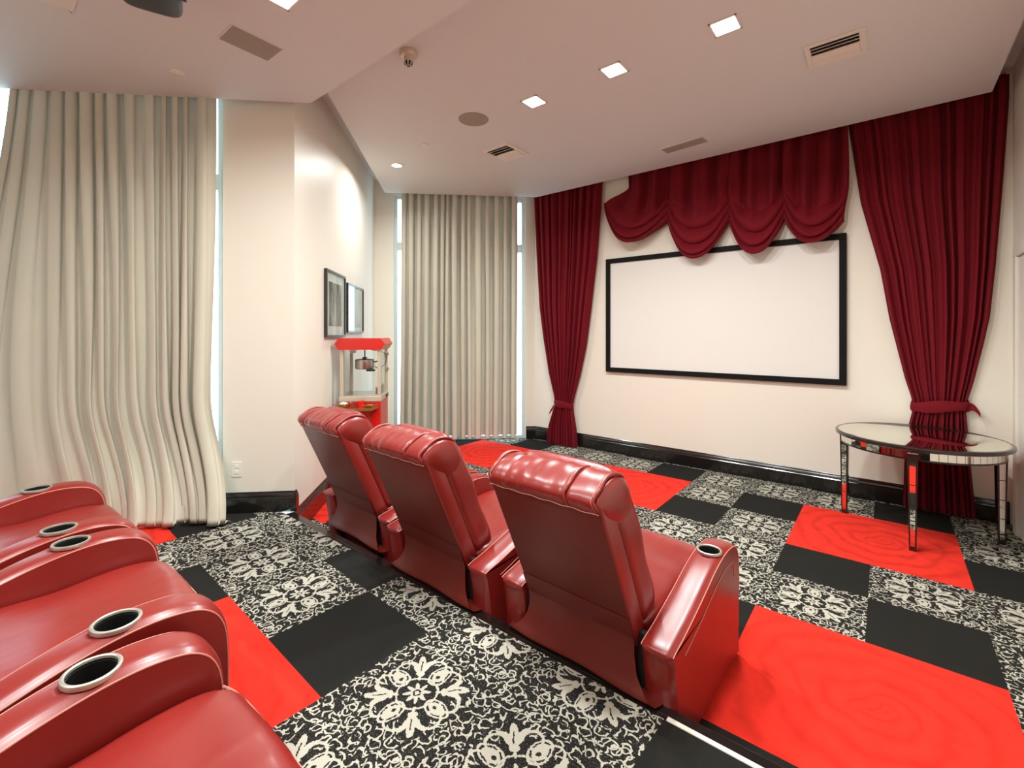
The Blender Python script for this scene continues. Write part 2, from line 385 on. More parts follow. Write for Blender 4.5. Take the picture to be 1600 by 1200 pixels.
window('window_2', WL0, WL1, E2L, HP+.02, 3.5, (-2.9,), (2.72,))

# carpet tiles: 50 cm squares, four by four repeat of rose blocks, black and damask
def tile_floor(name, ox, oy, tilt, i0, i1, j0, j1, z, cuts, sub=(0, 0)):
    bm = bmesh.new(); uv = bm.loops.layers.uv.new('tile'); ub = bm.loops.layers.uv.new('block')
    vs = {}
    def V(i, j):
        if (i, j) not in vs: vs[i, j] = bm.verts.new((ox+.5*(i-tilt*j), oy+.5*(j+tilt*i), z))
        return vs[i, j]
    for i in range(i0, i1):
        for j in range(j0, j1):
            f = bm.faces.new((V(i, j), V(i+1, j), V(i+1, j+1), V(i, j+1)))
            I, J = (i+sub[0]) % 4, (j+sub[1]) % 4
            k = 2 if I < 2 and J < 2 else (0 if (I, J) in ((1, 2), (3, 1), (2, 0), (0, 3)) else 1)
            f.material_index = k
            for l, (a, b) in zip(f.loops, ((0, 0), (1, 0), (1, 1), (0, 1))):
                l[uv].uv = (a, b); l[ub].uv = ((I % 2)+a-1 + 3*((i-I)//4), (J % 2)+b-1) if False else ((I % 2)+a-1, (J % 2)+b-1)
    for co, no in cuts:
        bmesh.ops.bisect_plane(bm, geom=bm.verts[:]+bm.edges[:]+bm.faces[:], plane_co=co, plane_no=no, clear_outer=True)
    me = bpy.data.meshes.new(name); bm.to_mesh(me); bm.free()
    for q in ('black_carpet', 'damask', 'rose'): me.materials.append(M[q])
    o = bpy.data.objects.new(name, me); COL.objects.link(o); return struct(o)
D1, D2 = EW(1, 0), EW(0, 1)
tile_floor('floor', -.585, 3.937, 0, -12, 4, -6, 6, 0.0,
           [((0, YS+.02, 0), (0, 1, 0)), ((XR+.02, 0, 0), (1, 0, 0)), (EW(E1S-.02, 0), -D1), (EW(0, E2F+.12), D2), ((0, 1.6, 0), (0, -1, 0))])
fp = tile_floor('floor_upper', -2.135, .893, -.0353, -9, 8, -8, 4, HP,
                [((0, 1.592, 0), (0, 1, 0)), ((XR+.02, 0, 0), (1, 0, 0)), (EW(0, E2L+.02), D2), ((0, -2.42, 0), (0, -1, 0)), ((pE[0]-.02, 0, 0), (-1, 0, 0))], (1, 2))
# edge of the step: white strip and black nosing over the riser
m = MB(); m.box(-.60, XR, 1.590, 1.609, HP-.03, HP+.004, bev=.002); struct(m.build('trim_1', M['steel_strip'], smooth=False))
m = MB(); m.box(-3.50, XR, 1.609, 1.655, HP-.04, HP-.001, bev=.004); m.box(-3.50, -.60, 1.590, 1.61, HP-.04, HP-.001); m.box(-3.50, XR, 1.60, 1.635, 0, HP-.04); struct(m.build('trim_2', M['base'], smooth=False))

# ceilings: soffit over the rear row, plaster panel by the screen, pocket ceilings above both
def slab(name, pts, z0, z1, mt):
    m = MB(); lo = [(p[0], p[1], z0) for p in pts]; hi = [(p[0], p[1], z1) for p in pts]
    m.poly(lo[::-1]); m.poly(hi)
    for i in range(len(pts)): j = (i+1) % len(pts); m.poly([lo[i], lo[j], hi[j], hi[i]])
    return struct(m.build(name, mt, smooth=False))
YST = 1.705
k = EW(0, 3.57)                                # soffit edge e2 = 3.57
xs = YST-3.57/S2                               # x where that edge meets Y = YST
slab('ceiling', [(xs, YST), (pF[0], pF[0]+3.57/S2), (pF[0], -2.4), (XR, -2.4), (XR, YST)], ZS, ZP, M['ceil'])
xq = -1.11/S2-YST
xe, yf = .655, 5.275
cF = EW(-1.11, 6.465)
slab('ceiling.001', [(xq, YST), (xe, YST), (xe, yf), (yf-6.465/S2, yf), (cF.x, cF.y)], ZC, ZP, M['ceil'])
slab('ceiling.002', [pE, pF, pG, pA, pB, pC, pD], ZP, ZP+.1, M['ceil'])

# baseboards
def baseboard(name, p, q, z0, h, ends=True):
    p, q = Vector(p), Vector(q); L = (q-p).length; ang = math.atan2(q.y-p.y, q.x-p.x)
    mt = Matrix.Translation((p.x, p.y, 0)) @ Matrix.Rotation(ang, 4, 'Z'); m = MB()
    prof = [(0, z0), (.022, z0), (.022, z0+h*.70), (.017, z0+h*.74), (.019, z0+h*.78), (.015, z0+h*.86), (.008, z0+h*.92), (.008, z0+h*.97), (.004, z0+h), (0, z0+h)]
    A = [m.bm.verts.new(mt @ Vector((0, y, z))) for y, z in prof]; B = [m.bm.verts.new(mt @ Vector((L, y, z))) for y, z in prof]
    n = len(prof)
    for i in range(n): m.bm.faces.new((A[i], A[(i+1) % n], B[(i+1) % n], B[i]))
    m.bm.faces.new(A[::-1]); m.bm.faces.new(B)
    return struct(m.build(name, M['base'], smooth=False))
baseboard('baseboard_back', (XR-.02, YS-.001), (-4.03, YS-.001), 0, .185)
baseboard('baseboard_far', EW(1.03, E2F-.001)[:2], EW(WF1+.01, E2F-.001)[:2], 0, .185)
baseboard('baseboard_left', EW(E1S+.001, E2F)[:2], EW(E1S+.001, E2L-.01)[:2], 0, .205)
baseboard('baseboard_front', EW(E1S+.022, E2L-.001)[:2], EW(WL1+.01, E2L-.001)[:2], HP, .152)
# return of the platform baseboard around the corner, above the lower one
baseboard('baseboard_corner', EW(E1S+.001, E2L+.03)[:2], EW(E1S+.001, E2L-.022)[:2], HP, .152)
# door casing at the right edge
m = MB(); m.box(XR-.03, XR-.001, 5.20, 5.30, 0, 2.16, bev=.004); m.box(XR-.03, XR-.001, 4.2, 5.30, 2.16, 2.26, bev=.004); m.box(XR-.03, XR-.001, 4.2, 4.3, 0, 2.16, bev=.004)
struct(m.build('trim_3', M['white_metal'], smooth=False))
m = MB(); m.box(XR-.012, XR-.001, 4.31, 5.19, .01, 2.15, bev=.003)
for z0, z1 in ((.2, .95), (1.1, 2.0)): m.box(XR-.018, XR-.008, 4.45, 5.05, z0, z1, bev=.006)
struct(m.build('door_1', M['white_metal'], smooth=False))

# ------------------------------------------------------------------ recliner
def make_recliner():
    t = thing('recliner', 'red leather recliner', 'recliner')
    L = M['leather']
    prof = crom([(0, .045, .02), (0, .035, .2), (0, .012, .36), (0, -.002, .408), (0, .02, .425), (0, .12, .447), (0, .30, .497), (0, .46, .548), (0, .58, .572),
                 (0, .68, .574), (0, .76, .555), (0, .808, .505), (0, .825, .42), (0, .825, .25), (0, .82, .05), (0, .815, .02)], 5)
    cy = .575
    ztop = .572
    cut = MB(); cut.lathe([(.046, -.085), (.046, .06)], (0, cy, ztop), 28); cuto = cut.build('cutter', M['cup'])
    hw = .062
    for sx in (-1, 1):
        a = MB(); cx = .352*sx
        N = len(prof)
        def nrm(i):
            d = prof[min(i+1, N-1)]-prof[max(i-1, 0)]; return Vector((0, -d.z, d.y)).normalized()
        nx = 10; rows = []
        for i, p in enumerate(prof):
            row = []
            for k in range(nx+1):
                u = -1+2*k/nx; off = -.012*abs(u)**5+.004*(1-u*u); crown = 1 if .06 < i/N < .94 else .3
                row.append(a.bm.verts.new(Vector((cx+u*hw, p.y, p.z))+nrm(i)*off*crown))
            rows.append(row)
        for r0, r1 in zip(rows, rows[1:]):
            for k in range(nx): a.bm.faces.new((r0[k], r0[k+1], r1[k+1], r1[k]))
        for kk in (0, nx):
            ring = [r[kk] for r in rows]; a.bm.faces.new(ring if kk else ring[::-1])
        a.bm.faces.new([v for v in rows[0]]); a.bm.faces.new([v for v in rows[-1]][::-1])
        arm = a.build('arm', L, t, angle=32)
        cuto.location = (cx, 0, 0)
        md = arm.modifiers.new('hole', 'BOOLEAN'); md.object = cuto; md.operation = 'DIFFERENCE'; md.solver = 'EXACT'
        bpy.context.view_layer.update()
        dg = bpy.context.evaluated_depsgraph_get(); nm = bpy.data.meshes.new_from_object(arm.evaluated_get(dg)); arm.modifiers.clear(); arm.data = nm; nm.name = 'arm'
        while len(nm.materials) > 1: nm.materials.pop()
        # stitched piping along both top edges and a welt on the outer side
        s = MB()
        for e in (-1, 1):
            s.tube([Vector((cx+e*(hw-.001), p.y, p.z))+nrm(i)*-.009 for i, p in enumerate(prof) if 16 <= i <= N-12], .0022, 5)
        w_ = [Vector((cx+sx*(hw+.001), p.y-.015*(1 if i > 40 else 0), p.z))+nrm(i)*-.075 for i, p in enumerate(prof) if 24 <= i <= N-16]
        s.tube(w_, .0022, 5)
        s.build('stitching', M['stitch'], arm)
        c = MB()
        c.lathe([(.0445, .001), (.0455, .006), (.049, .0075), (.0535, .006), (.055, .001), (.054, -.004), (.0445, -.004)], (cx, cy, ztop+.002), 36, 0, cap=False)
        c.lathe([(.045, .002), (.043, -.078), (.0, -.08)], (cx, cy, ztop+.002), 32, 1, cap=False)
        c.lathe([(.030, -.072), (.030, -.066), (.0, -.066)], (cx, cy, ztop+.002), 24, 1, cap=False)
        c.build('cup_holder', [M['chrome'], M['cup']], arm, recalc=False)
    bpy.data.objects.remove(cuto)
    # seat: a soft cushion that rolls over at the front into the leg rest
    def soft(p):
        w_ = noise.noise(Vector((p.x*1.3, p.y*2.2, p.z*1.2)))*.05+max(0, p.z)*(.02*math.sin(9*p.y+3*p.x)+.05*abs(noise.noise(Vector((p.x*4.5+p.y*1.2, p.y*1.1-p.x*.6, 4.2))))*(.4+.6*abs(p.y)))
        return Vector((p.x*(1+.02*w_), p.y, p.z*(1+w_)*(1.0-.05*abs(p.x)**3)+.13*p.y*max(0, p.z)))
    s = MB(); s.superbox((0, .455, .345), (.286, .380, .130), .27, 20, soft); s.build('seat', L, t, angle=60)
    s = MB(); s.superbox((0, .790, .22), (.279, .050, .19), .38, 10); s.build('leg_rest', L, t, angle=60)
    s = MB(); s.tube([(-.272+.544*i/24, .822-.012*abs(2*i/24-1)**4, .462-.014*abs(2*i/24-1)**4) for i in range(25)], .003, 5); s.build('seat_piping', M['stitch'], t)
    s = MB(); s.box(-.40, .40, .075, .745, .045, .22, bev=.01); s.box(-.27, .27, .06, .16, .2, .40, bev=.01); s.build('base', M['vinyl'], t, smooth=False)
    for x in (-.33, .33):
        for y in (.15, .68):
            s = MB(); s.lathe([(.022, 0), (.026, .05)], (x, y, 0), 14); s.build('foot', M['dark'], t)
    # leaning back: frame with s along the back, n towards the front
    O = Vector((0, .03, .385)); A = Vector((0, -.262, .575)); A.normalize(); Nn = Vector((0, A.z, -A.y)); X = Vector((1, 0, 0))
    FR = Matrix(((1, 0, 0, O.x), (0, Nn.y, A.y, O.y), (0, Nn.z, A.z, O.z), (0, 0, 0, 1)))    # local (x, n, s)
    s = MB(); s.box(-.262, .262, .0, .085, -.03, .660, FR, .012, 3)
    bmesh.ops.recalc_face_normals(s.bm, faces=s.bm.faces[:])
    for f in s.bm.faces:
        if f.normal.dot(Nn) < -.8: f.material_index = 1
    s.build('back_shell', [L, M['vinyl']], t, angle=50)
    def bsoft(p):
        w_ = .04*noise.noise(Vector((p.x*1.5, p.y, p.z*2.5)))+.02*math.sin(7*p.z)
        return Vector((p.x*(1+.5*w_), p.y*(1+2*w_*max(0, p.y)), p.z))
    s = MB(); s.superbox((0, .150, .29), (.268, .083, .38), .36, 16, bsoft, FR); s.build('back_cushion', L, t, angle=60)
    # head roll over the top of the back
    h = MB(); hx = .270
    SEC = crom([(-.006, .628, 0), (-.014, .660, 0), (-.004, .684, 0), (.030, .699, 0), (.090, .701, 0), (.150, .683, 0), (.196, .642, 0), (.216, .585, 0), (.210, .515, 0), (.16, .475, 0), (.09, .50, 0), (.02, .58, 0), (-.006, .628, 0)], 5)[:-1]
    CEN = Vector((.105, .595, 0))
    def head(u, v):
        x = -hx+2*hx*v; d = (1-abs(2*v-1)); p = SEC[int(round(u*len(SEC))) % len(SEC)]
        end = sm(min(1, d/.10))**.5*.36+.64
        top = sm((p.y-.56)/.1)
        g = 1-top*(.085*math.exp(-((x-.125)/.009)**2)+.045*math.exp(-((x+.165)/.008)**2)+.07*math.exp(-((abs(x)-.243)/.008)**2))
        wr = 1+top*(.06*noise.noise(Vector((x*7, p.x*9, p.y*9)))+.035*noise.noise(Vector((x*21, p.x*6, 2)))+.010*math.sin(x*70+14*p.x+3*noise.noise(Vector((x*5, p.x*6, p.y*6)))))
        q = CEN+(p-CEN)*end*g*wr
        return FR @ Vector((x*(1-.02*(1-end)), q.x, q.y-.012*(2*v-1)**2))
    h.grid(len(SEC), 96, head, close_u=True, cap=True); hd = h.build('headrest', L, t, angle=80)
    vis = [p for p in SEC[:34]]
    for x, r_ in ((.125, .0075), (-.243, .006), (.243, .007)):
        s = MB(); k0 = .93 if abs(x) > .2 else .955
        s.tube([FR @ Vector((x+.004*math.sin(i*.5), (CEN+(p-CEN)*k0).x, (CEN+(p-CEN)*k0).y)) for i, p in enumerate(vis)], r_, 7)
        s.build('welt', L, hd, angle=80)
    s = MB()
    for x in (.117, -.236, .236):
        k0 = .955
        s.tube([FR @ Vector((x+.003*math.sin(i*.5), (CEN+(p-CEN)*k0).x, (CEN+(p-CEN)*k0).y)) for i, p in enumerate(vis)], .0022, 5)
    s.tube([FR @ Vector((-.255+.51*i/20, -.009, .626+.003*math.sin(i*1.7))) for i in range(21)], .0018, 5)
    s.build('seam_stitching', M['stitch'], hd)
    # loose skirt hanging from the back down to the base
    k = MB()
    PS = O+A*.13-Nn*.0015
    PATH = crom([(0, PS.y, PS.z), (0, PS.y+.030, PS.z-.072), (0, .018, .395), (0, .020, .330), (0, .004, .265), (0, -.014, .222), (0, .004, .214), (0, .05, .214)], 4)
    def skirt(u, v):
        p = PATH[int(round(v*(len(PATH)-1)))]
        x1 = interp([(0, .258), (.40, .258), (.52, .272), (.65, .315), (.75, .352), (1, .372)], v)
        x = (2*u-1)*x1
        y = p.y-.006*math.sin(PI*u)*math.sin(PI*v)+.007*math.sin(u*9+v*4)*min(1, v*1.5)*(v < .8)
        return Vector((x, y, p.z))
    k.grid(24, len(PATH)-1, skirt); k.build('back_skirt', M['vinyl'], t, angle=80)
    for e in (-1, 1):
        k = MB(); k.box(min(e*.255, e*.292), max(e*.255, e*.292), .05, .075, .1, .42); k.build('back_gap_shade', M['gap'], t, smooth=False)  # black blocks stand for the shade between back and arms
    return t
proto = make_recliner()
FRONT = [(-2.765, 1.700, 'far left recliner of the front row, seen from behind with popcorn cart just past it', 0),
         (-1.905, 1.632, 'middle recliner of the front row, tall red back between its two neighbours', 0),
         (-1.000, 1.632, 'front row recliner nearest the mirrored table, its right arm cup holder open to view', 0)]
REAR = [(-1.02, -.375, 'rear row recliner closest to the camera, wide red seat cropped at bottom edge', 1),
        (-1.925, -.300, 'middle recliner of the rear row on the platform, between two double cup holder arms', 1),
        (-2.838, -.310, 'rear row recliner furthest left, nearest the puddled cream curtain', 1)]
for i, (x, y, lab, rear) in enumerate(FRONT+REAR):
    o = proto if i == 0 else copy_tree(proto)
    o.location = (x, y, HP if rear else 0); o.rotation_euler = (0, 0, 0 if rear else -.035); o['label'] = lab; o['group'] = 'rear row recliners on the platform' if rear else 'front row recliners'
    if rear: o.scale = (1.02, 1, 1.05)

# ------------------------------------------------------------------ curtains
def phases(n, jit, seed):
    rnd = random.Random(seed); w_ = [1+rnd.uniform(-jit, jit) for _ in range(n)]; T = sum(w_); acc = 0; tab = [(0, 0)]
    for i, q in enumerate(w_): acc += q/T; tab.append((acc, i+1))
    amp = [1+rnd.uniform(-.35, .35) for _ in range(n+1)]
    return tab, amp
def fold(tab, amp, s):
    ph = interp(tab, s); k = int(min(ph, len(amp)-1)); a = amp[k]+(amp[min(k+1, len(amp)-1)]-amp[k])*(ph-k)
    return ph*2*PI, a
# far window, cream
tab, amp = phases(15, .45, 3)
def far_c(u, v):
    ph, a = fold(tab, amp, u); z = 3.72-(3.72-.075)*v
    sway = .012*math.sin(v*3+u*9)
    e1 = -.905+1.655*u+.016*math.sin(2*ph)+sway*v-.03*v*(1-u)
    e2 = 6.585+.045*a*math.cos(ph)*(1+.25*v)+.012*math.sin(ph*.5+v*5)
    return EW(e1, e2, z+.012*math.sin(ph+1)*v)
c = MB(); c.grid(300, 40, far_c); o = c.build('curtain', M['cream'], angle=180)
tag(o, 'cream floor length curtain drawn across the far window behind the popcorn cart', 'curtain')
# left window, cream, pooled on the platform floor
tab2, amp2 = phases(14, .55, 11)
def left_c(u, v):
    # u across, v down; last part of v lies on the floor
    ph, a = fold(tab2, amp2, u**.82)
    top = interp([(0, -3.19), (1, -1.85)], u)
    mid = interp([(0, -3.50), (.25, -2.86), (.55, -2.42), (1, -1.88)], u)
    bot = interp([(0, -3.60), (.22, -2.76), (.34, -2.47), (.7, -2.02), (1, -1.68)], u)
    hz = v/.90
    lobe = abs(math.sin(PI*(u*2.6-.02)))**.7; on = sm((u-.22)/.15)
    hz = min(1, v/.93)
    q = sm(hz/.75) if hz < .75 else 1
    e1 = top+(mid-top)*q
    q2 = sm((hz-.72)/.30)**1.3
    e1 = e1+(bot-e1)*q2
    z = 3.70-(3.70-HP-.02)*hz
    low = max(0, 1-(z-HP)/.62)
    fw = .01+on*(.07*sm(low)+(.02+.09*lobe)*low**2.2)+.02*low
    if v > .93:
        t2 = (v-.93)/.07; z = HP+.02-.012*t2+.02*math.sin(PI*t2); fw -= .06*t2**1.3*on; e1 += .02*t2*math.sin(ph*.5+1)
    A = (.040*(.45+.55*sm((u-.15)/.3)))*a*(1-.6*sm((hz-.84)/.16))
    e2 = 3.60-fw+A*math.cos(ph+.6*math.sin(hz*3+u*5))+.018*math.sin(ph*.5+hz*6)*hz
    e1 += .014*math.sin(2*ph)+.008*math.sin(hz*7+u*12)*hz
    return EW(e1, min(e2, 3.655), z)
c = MB(); c.grid(340, 100, left_c); o = c.build('curtain', M['cream'], angle=180)
tag(o, 'cream curtain over left window with its hem pooled on the platform carpet', 'curtain')
# crimson stage curtains, tied in at the waist
def stage(edges, ztop, zneck, yb, nf, seed, thick, label, side):
    t = thing('stage_curtain', label, 'curtain', group='tied crimson curtains beside the screen')
    tb, am = phases(nf, .7, seed)
    zs = [e[0] for e in edges]
    def pt(u, v):
        z = ztop+(0.012-ztop)*v
        l = interp([(-e[0], e[1]) for e in edges], -z); r = interp([(-e[0], e[2]) for e in edges], -z)
        ph, a = fold(tb, am, u)
        wd = (r-l); W0 = edges[0][2]-edges[0][1]
        th_ = interp([(-ztop, thick), (-(zneck+.9), thick), (-(zneck+.05), thick*.55), (-zneck+.1, thick*.8), (0, thick*1.3)], -z)
        y = yb-th_*.5+th_*.5*a*(math.cos(ph)+.35*math.cos(2.7*ph+1+2*v))*(.7+.3*noise.noise(Vector((u*6, v*2.5, seed))))-.028*math.sin(PI*u)*(1-abs(v-.5))
        x = l+wd*u+.18*wd/nf*math.sin(2*ph)*.5
        return Vector((x, min(y, YS-.012 if z > .22 else YS-.035), z))
    c = MB(); c.grid(nf*20, 90, pt); c.build('drape', M['red'], t, angle=180)
    l = interp([(-e[0], e[1]) for e in edges], -zneck); r = interp([(-e[0], e[2]) for e in edges], -zneck)
    b = MB()
    def band(u, v):
        a = 2*PI*u; x = (l+r)/2+math.cos(a)*(r-l)*.53; y = yb-.028+math.sin(a)*.056
        z = zneck+.045-.09*v+.02*math.cos(a)*side+.008*math.sin(3*a+v*4)
        bulge = .008*math.sin(PI*v)
        return Vector((x+math.cos(a)*bulge, min(y+math.sin(a)*bulge, YS-.004), z))
    b.grid(48, 8, band, close_u=True)
    # tail of the band
    ex = l-.0 if side < 0 else r
    def tail(u, v):
        return Vector((ex+side*(.0+.075*v)+.0*u, yb-.05+.02*math.sin(v*5)-.012*u, zneck+(.04-.075*u)*(1-.5*v)+(-.16*v if side < 0 else .035*math.sin(v*3)-.05*v)))
    b.grid(6, 10, tail)
    b.build('tieback', M['red'], t, angle=180)
    return t
def adj(lst, d):   # pull measured outline points from Y=5.38 to the drape's own plane
    k_ = d/5.38; return [(1.571+(z-1.571)*k_, l*k_, r*k_) for z, l, r in lst]
stage([(3.66, -4.0, -2.87), (3.53, -3.998, -2.895), (2.6, -3.94, -2.97), (1.93, -3.885, -3.06), (1.4, -3.80, -3.14), (1.0, -3.73, -3.23), (.70, -3.65, -3.32), (.57, -3.625, -3.345), (.45, -3.66, -3.33), (.25, -3.72, -3.29), (.0, -3.735, -3.265)],
      3.68, .575, 5.43, 11, 5, .085, 'crimson curtain left of the screen, tied low by the far window', -1)
stage([(3.66, -.30, .775), (3.50, -.275, .775), (2.8, -.19, .74), (2.15, -.045, .70), (1.7, .02, .665), (1.45, .07, .625), (1.15, .13, .57), (1.0, .17, .535), (.90, .185, .525), (.72, .15, .535), (.4, .125, .555), (.0, .115, .585)],
      3.68, .93, 5.475, 12, 9, .06, 'crimson curtain at far right, tied above the mirrored table', 1)
# valance of four swags
val = thing('valance', 'crimson swagged valance hanging over the top of the screen', 'valance', (0, 0, 0))
SW = [((-2.53, -2.86, 3.24), (-2.01, 2.90), 2.70, (-2.02,)), ((-2.03, -2.03, 2.90), (-1.335, 2.80), 2.435, ()), ((-1.345, -1.345, 2.80), (-.80, 2.745), 2.42, ()), ((-.82, -.82, 2.745), (-.292, 2.86), 2.46, ())]
for si, ((xt, xl, zl), (xr, zr), zb, _) in enumerate(SW):
    c = MB()
    def swag(u, v, si=si, xt=xt, xl=xl, zl=zl, xr=xr, zr=zr, zb=zb):
        T = 3.66; fu = math.sin(PI*u)
        zjl = 2.90 if si == 0 else zl
        def side(zj): return interp([(0, T), (.42, zj+.34), (1, zj)], v)
        if si == 0:
            lx = xt+(xl-xt)*sm((v-.30)/.40); lz = interp([(0, T), (.30, 3.42), (.62, zl+.03), (1, zl-.03)], v)
        else: lx, lz = xl, side(zl)
        zr_ = zr-.22 if si == 3 else zr
        rz = side(zr_); rx = xr+(.02*math.sin(PI*v*1.5) if si == 3 else 0)
        x = lx+(rx-lx)*u
        zc = interp([(0, T), (.42, (side(zjl)+rz)/2-.16), (1, zb)], v)      # middle of the swag
        k_ = 1-abs(2*u-1)**2.2
        z = (lz+(rz-lz)*u)*(1-k_)+zc*k_
        y = 5.40-.10*fu**.7*v**1.2
        # rolls of cloth in nested U shapes towards the hem, upright folds above
        w_ = sm((v-.36)/.22)
        ph = max(0, v-.30)/.70*(4.0+.35*math.sin(si*2.1))+.25*math.sin(3*u+si)*(1-v)
        f_ = ph-math.floor(ph)
        roll = math.sin(PI*f_)**.65
        y -= .062*(roll-.4)*w_*(.22+.78*fu**.8); z -= .030*roll*w_*fu
        y += .045*(math.sin(u*2*PI*(2.3+.3*si)+si+1.2*math.sin(v*3))+.4*math.sin(u*2*PI*5.1+si*2))*(1-.9*w_)
        y += .008*math.sin(u*34+v*9)*(1-fu)*v
        y = max(y, 5.235)
        if v > .96: y += .05*((v-.96)/.04)**2
        return Vector((x, min(y, YS-.01), z))
    c.grid(56, 150, swag); c.build('swag', M['red'], val, angle=180)

# ------------------------------------------------------------------ screen
sc = thing('projection_screen', 'wide white projection screen in a black frame on the back wall', 'screen', (-1.579, YS, 1.796))
x0, x1, z0, z1 = -1.281, 1.281, -.737, .737; fwid = .058
m = MB()
for a in ((x0, x1, z1-fwid, z1), (x0, x1, z0, z0+fwid), (x0, x0+fwid, z0+fwid, z1-fwid), (x1-fwid, x1, z0+fwid, z1-fwid)): m.box(a[0], a[1], -.045, -.004, a[2], a[3], bev=.004)
m.build('frame', M['black_frame'], sc, smooth=False)
m = MB(); m.box(x0+fwid-.01, x1-fwid+.01, -.022, -.012, z0+fwid-.01, z1-fwid+.01); m.build('screen_surface', M['screen'], sc, smooth=False)

# ------------------------------------------------------------------ mirrored table
tb_ = thing('side_table', 'round mirrored table with mosaic mirror apron in front of the right crimson curtain', 'table', (.19, 4.868, 0))
R = .535
m = MB(); m.lathe([(R-.022, .747), (R-.022, .7535), (R-.030, .755)], n=72)
m.build('mirror_top', M['mirror'], tb_, angle=30)
m = MB(); m.lathe([(R-.024, .746), (R-.024, .7535), (R-.015, .757), (R-.003, .752), (R, .740), (R-.003, .727), (R-.014, .7215), (R-.03, .7215)], n=72, cap=False)
m.lathe([(R-.022, .7275), (.02, .7275)], n=72, cap=False)
m.build('rim', M['bronze'], tb_, angle=50)
Ra = R-.045; m = MB(); nm_ = 64
for k in range(nm_):
    a0, a1 = 2*PI*k/nm_, 2*PI*(k+.94)/nm_; am_ = (a0+a1)/2
    tl = random.uniform(-.02, .02)
    q = []
    for z in (.664, .722):
        q.append([(Ra+.002)*Vector((math.cos(a), math.sin(a), 0))+Vector((0, 0, z)) for a in (a0, a1)])
    m.poly([q[0][0], q[0][1], q[1][1], q[1][0]])
m.build('apron_mirror', M['mirror'], tb_, smooth=False)
m = MB(); m.lathe([(Ra-.018, .652), (Ra+.004, .652), (Ra+.004, .662), (Ra, .663), (Ra, .722), (Ra+.002, .724), (Ra+.002, .728), (Ra-.018, .728), (Ra-.018, .652)], n=72, cap=False); m.build('apron', M['bronze'], tb_, angle=30)
for k, a in enumerate((-PI/2-.09, .18, PI-.15, PI/2+.03)):
    d = Vector((math.cos(a), math.sin(a), 0)); c_ = d*(Ra-.012)
    mt = Matrix.Translation(c_) @ Matrix.Rotation(a+PI/2, 4, 'Z')
    m = MB(); wt, wb = .030, .020
    def leg(u, v): pass
    lo = [(-wb, -wb, 0), (wb, -wb, 0), (wb, wb, 0), (-wb, wb, 0)]; hi = [(-wt, -wt, .70), (wt, -wt, .70), (wt, wt, .70), (-wt, wt, .70)]
    lo = [mt @ Vector(p) for p in lo]; hi = [mt @ Vector(p) for p in hi]
    m.poly(lo[::-1]); m.poly(hi)
    for i in range(4): m.poly([lo[i], lo[(i+1) % 4], hi[(i+1) % 4], hi[i]])
    lg = m.build('leg', M['bronze'], tb_, smooth=False)
    m = MB()
    for i in range(4):
        P, Q, Rr, S_ = lo[i], lo[(i+1) % 4], hi[(i+1) % 4], hi[i]
        n_ = (Q-P).cross(S_-P).normalized()*.0015
        def at(u, v): return (P*(1-u)+Q*u)*(1-v)+(S_*(1-u)+Rr*u)*v+n_
        cuts = [.045, .27, .47, .68, .93]
        for v0, v1 in zip(cuts, cuts[1:]): m.poly([at(.2, v0+.004), at(.8, v0+.004), at(.8, v1-.004), at(.2, v1-.004)])
    m.build('leg_mirror', M['mirror'], lg, smooth=False)

# ------------------------------------------------------------------ popcorn cart
PM = thing('popcorn_cart', 'red popcorn cart with glass cabinet in the far left corner', 'popcorn machine')
PM.matrix_world = Matrix.Translation(EW(-1.03, 4.62)) @ DIAG       # local x along the front, y to the back
hw, dp = .195, .42
m = MB(); m.box(-hw, hw, 0, dp, .30, .895, bev=.008); m.box(-hw+.02, hw-.02, -.006, 0, .36, .80, bev=.003); m.build('cabinet', M['machine_red'], PM, smooth=False)
m = MB(); m.box(-hw-.006, hw+.006, -.006, dp+.006, .895, .945, bev=.004); m.build('tray', M['machine_cream'], PM, smooth=False)
for x in (-hw, hw-.03):
    for y in (0, dp-.03):
        m = MB(); m.box(x, x+.03, y, y+.03, .945, 1.41, bev=.003); m.build('post', M['machine_cream'], PM, smooth=False)
m = MB(); m.box(-hw+.03, hw-.03, dp-.018, dp-.013, .95, 1.405); m.build('rear_pane', M['glass'], PM, smooth=False)
for x in (-hw+.012, hw-.017):
    m = MB(); m.box(x, x+.005, .03, dp-.03, .95, 1.405); m.build('side_pane', M['glass'], PM, smooth=False)
m = MB(); m.box(-hw+.03, hw-.03, .02, dp-.03, .945, .952, bev=.002); m.box(hw-.06, hw-.031, .05, dp-.04, .95, 1.03, bev=.004); m.build('popping_deck', M['steel'], PM, smooth=False)
m = MB()
hxs = [(-hw-.045, 1.458), (-hw-.008, 1.402), (hw+.008, 1.402), (hw+.045, 1.458), (hw+.008, 1.515), (-hw-.008, 1.515)]
f0 = [m.bm.verts.new((x, -.03, z)) for x, z in hxs]; f1 = [m.bm.verts.new((x, dp+.03, z)) for x, z in hxs]
m.bm.faces.new(f0); m.bm.faces.new(f1[::-1])
for i in range(6): m.bm.faces.new((f0[i], f0[(i+1) % 6], f1[(i+1) % 6], f1[i]))
m.build('canopy', M['machine_red'], PM, smooth=False)
kt = MB(); kt.lathe([(.0, 1.20), (.088, 1.20), (.095, 1.215), (.095, 1.295), (.088, 1.30), (0, 1.302)], (.0, .2, 0), 28, cap=False); ko = kt.build('kettle', M['steel'], PM, angle=40)
m = MB(); m.tube([(0, .2, 1.30), (0, .2, 1.405)], .006, 8); m.box(-.02, .02, .18, .22, 1.298, 1.32); m.build('kettle_rod', M['dark'], ko)
